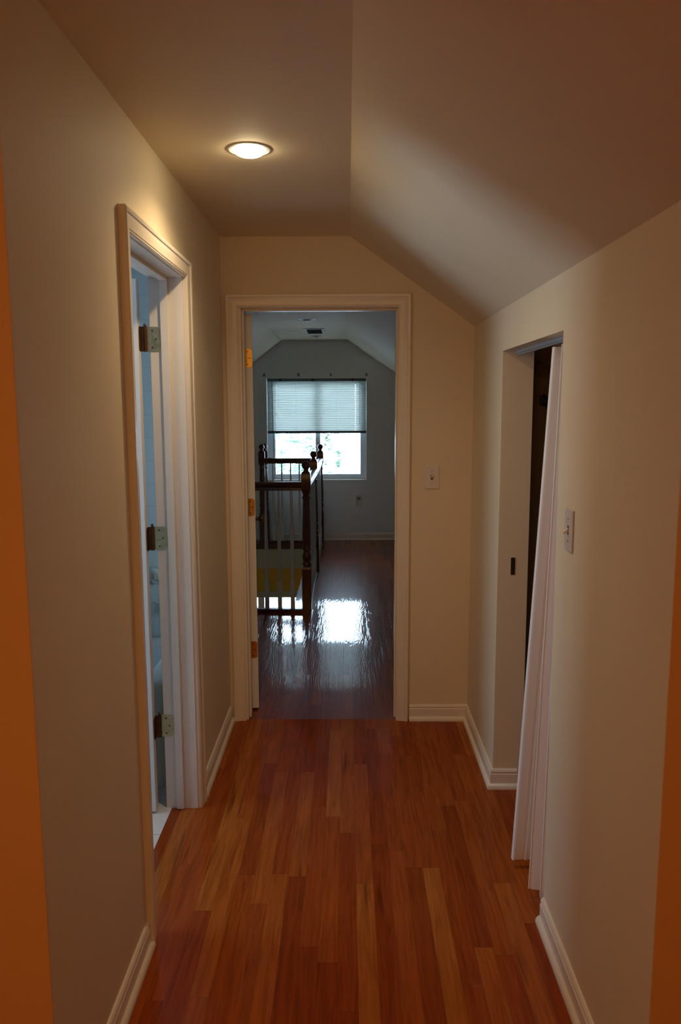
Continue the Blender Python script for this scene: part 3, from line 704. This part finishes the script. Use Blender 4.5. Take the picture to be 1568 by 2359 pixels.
for bx in ((-.945, -.350, 5.815, 5.865, 0, .027), (-.335, -.290, 5.875, 7.265, 0, .022), (-.335, -.290, 7.335, 8.815, 0, .022), (-.943, -.347, 8.825, 8.875, 0, .027)):
    obj('shoe_rail', boxes(bx), 'oak', rl, bevel=.003)
bal = None
def baluster(x, y):
    global bal
    if bal is None:
        bm = B(); h = .0155; R = Matrix.Translation((x, y, 0))
        sqring(bm, [(h, .024), (h, .232), (h*.75, .240)], R)
        lathe(bm, [(.0095, .236), (.014, .244), (.0145, .252), (.0105, .260), (.0095, .268), (.0125, .290), (.0145, .33), (.015, .37), (.012, .392), (.014, .400), (.0145, .41), (.0142, .5), (.0125, .62), (.0095, .78), (.0075, .945)], 14, R)
        bal = obj('baluster', bm, 'spindle', rl, smooth=True); bal['_x'] = 0; del bal['_x']
        bal_base[:] = [x, y]
    else:
        c = bal.copy(); COL.objects.link(c); c.parent = rl
        c.location = bal.location + Vector((x-bal_base[0], y-bal_base[1], ztop(y)))
bal_base = [0, 0]
for k in range(6): baluster(-.425-.0985*k, 5.84)
for k in range(6): baluster(-.453-.0995*k, 8.85)
for k in range(12): baluster(-.313, 5.84+.118*(k+1)-.01)
for k in range(12): baluster(-.311, 7.30+.118*(k+1))

# ------------------------------------------------------------------ outside
o = obj('lawn', boxes((-25, 25, YW+.5, 60, -3.3, -3.2)), 'ground'); o.name = 'ground'; tag(o, 'pale bright ground outside the windows', 'ground', kind='structure')
def tree(cx, cy, cz, rx, rz, n, label, tr):
    t = thing('tree', (cx+tr, cy, -3.2), label, 'tree', 'trees outside the far window')
    bm = B(); tube(bm, [(cx+tr, cy, -3.2), (cx+tr+.02, cy, -1), (cx+tr, cy, cz+rz*.8)], [.09, .05, .03], 10)
    for k in range(9):
        a = k*2.4; z = cz-rz*.6+k*rz*.14
        tube(bm, [(cx+tr, cy, z), (cx+rx*.7*math.cos(a), cy+rx*.5*math.sin(a), z+rz*.35)], [.018, .006], 6)
    obj('trunk', bm, 'bark', t, smooth=True)
    bm = B(); cl = []
    for k in range(26):
        a = random.uniform(0, 6.28); u = random.uniform(-1, 1); r = random.uniform(.3, 1)**.5
        cl.append(Vector((cx+rx*r*math.cos(a)*math.sqrt(1-u*u), cy+rx*r*math.sin(a)*math.sqrt(1-u*u), cz+rz*u*r)))
    for k in range(n):
        c = random.choice(cl) + Vector([random.gauss(0, .11*rx) for _ in range(3)])
        R = Matrix.Translation(c) @ Matrix.Rotation(random.uniform(0, 6.28), 4, 'Z') @ Matrix.Rotation(random.uniform(-1, 1), 4, 'X')
        s = random.uniform(.025, .05)
        vs = [bm.verts.new(R @ Vector(p)) for p in ((-s, 0, 0), (-s*.3, s*.5, .15*s), (s*.7, s*.4, .1*s), (s*1.2, 0, 0), (s*.7, -s*.4, .1*s), (-s*.3, -s*.5, .15*s))]
        bm.faces.new(vs)
    obj('foliage', bm, 'leaf', t)
tree(-1.15, 15.0, .75, .75, .65, 1300, 'leafy tree outside filling the left window pane', .2)
tree(-.30, 14.0, .70, .22, .75, 300, 'slender tree with a grey trunk outside behind the right window pane', .12)

# ------------------------------------------------------------------ light
WORLD = 17.0
wd = bpy.data.worlds.new('sky'); S.world = wd; wd.use_nodes = True
bg = wd.node_tree.nodes['Background']; bg.inputs[0].default_value = (.63, .82, 1.04, 1); bg.inputs[1].default_value = WORLD
def portal(name, loc, rot, sx, sy):
    l = bpy.data.lights.new(name, 'AREA'); l.shape = 'RECTANGLE'; l.size = sx; l.size_y = sy
    l.cycles.is_portal = True
    o = bpy.data.objects.new(name, l); COL.objects.link(o); o.location = loc; o.rotation_euler = rot
portal('window_daylight', ((WX0+WX1)/2, YW+.16, (WZ0+WZ1)/2), (-math.pi/2, 0, 0), WX1-WX0, WZ1-WZ0)
portal('window_daylight', ((LX0+LX1)/2, YW+.16, (LZ0+LZ1)/2), (-math.pi/2, 0, 0), LX1-LX0, LZ1-LZ0)
portal('window_daylight', (BWX-.12, (BWY0+BWY1)/2, (BWZ0+BWZ1)/2), (0, -math.pi/2, 0), BWZ1-BWZ0, BWY1-BWY0)
# ceiling lamp beam (reflector bulb of the lit can)
l = bpy.data.lights.new('ceiling_bulb', 'SPOT'); l.energy = 20.5; l.color = (1.0, .73, .42); l.spot_size = math.radians(152); l.spot_blend = 1.0; l.shadow_soft_size = .02
o = bpy.data.objects.new('ceiling_bulb', l); COL.objects.link(o); o.location = (LX, LY, ZC-.04)
# warm recessed bulb in the room behind the camera
l = bpy.data.lights.new('unseen_room_light', 'SPOT'); l.energy = 14; l.color = (1.0, .45, .11); l.spot_size = math.radians(155); l.spot_blend = 1.0; l.shadow_soft_size = .05
o = bpy.data.objects.new('unseen_room_light', l); COL.objects.link(o); o.location = (-.38, -.1, 2.33)
l = bpy.data.lights.new('unseen_room_light', 'AREA'); l.shape = 'DISK'; l.size = .6; l.energy = 12.5; l.color = (1.0, .46, .12)  # unseen broad fill, added for the back room's lamps and bounce
o = bpy.data.objects.new('unseen_room_light', l); COL.objects.link(o); o.location = (-.5, -1.6, 1.95); o.rotation_euler = (math.radians(82), 0, 0)

# ------------------------------------------------------------------ camera
cam = bpy.data.cameras.new('camera'); co = bpy.data.objects.new('camera', cam); COL.objects.link(co)
pitch, yaw, roll = map(math.radians, (7.91, .55, .2))
fw = Vector((-math.sin(yaw)*math.cos(pitch), math.cos(yaw)*math.cos(pitch), -math.sin(pitch)))
rt0 = Vector((math.cos(yaw), math.sin(yaw), 0)); up0 = rt0.cross(fw)
c_, s_ = math.cos(roll), math.sin(roll)
rt = c_*rt0 - s_*up0; up = s_*rt0 + c_*up0
Mx = Matrix((rt, up, -fw)).transposed().to_4x4(); Mx.translation = Vector((0, 0, 1.587))
co.matrix_world = Mx
cam.sensor_fit = 'VERTICAL'; cam.sensor_height = 23.7; cam.sensor_width = 15.75; cam.lens = 1795/2359*23.7
cam.dof.use_dof = True; cam.dof.focus_distance = 5.0; cam.dof.aperture_fstop = 4.5
cam.clip_start = .05
S.camera = co
S.view_settings.view_transform = 'Standard'; S.view_settings.look = 'None'
S.view_settings.gamma = 1; S.view_settings.exposure = 0; S.view_settings.use_curve_mapping = False
S.cycles.max_bounces = 10; S.cycles.diffuse_bounces = 6; S.cycles.transparent_max_bounces = 12
S.cycles.sample_clamp_indirect = 6
S.cycles.use_denoising = True
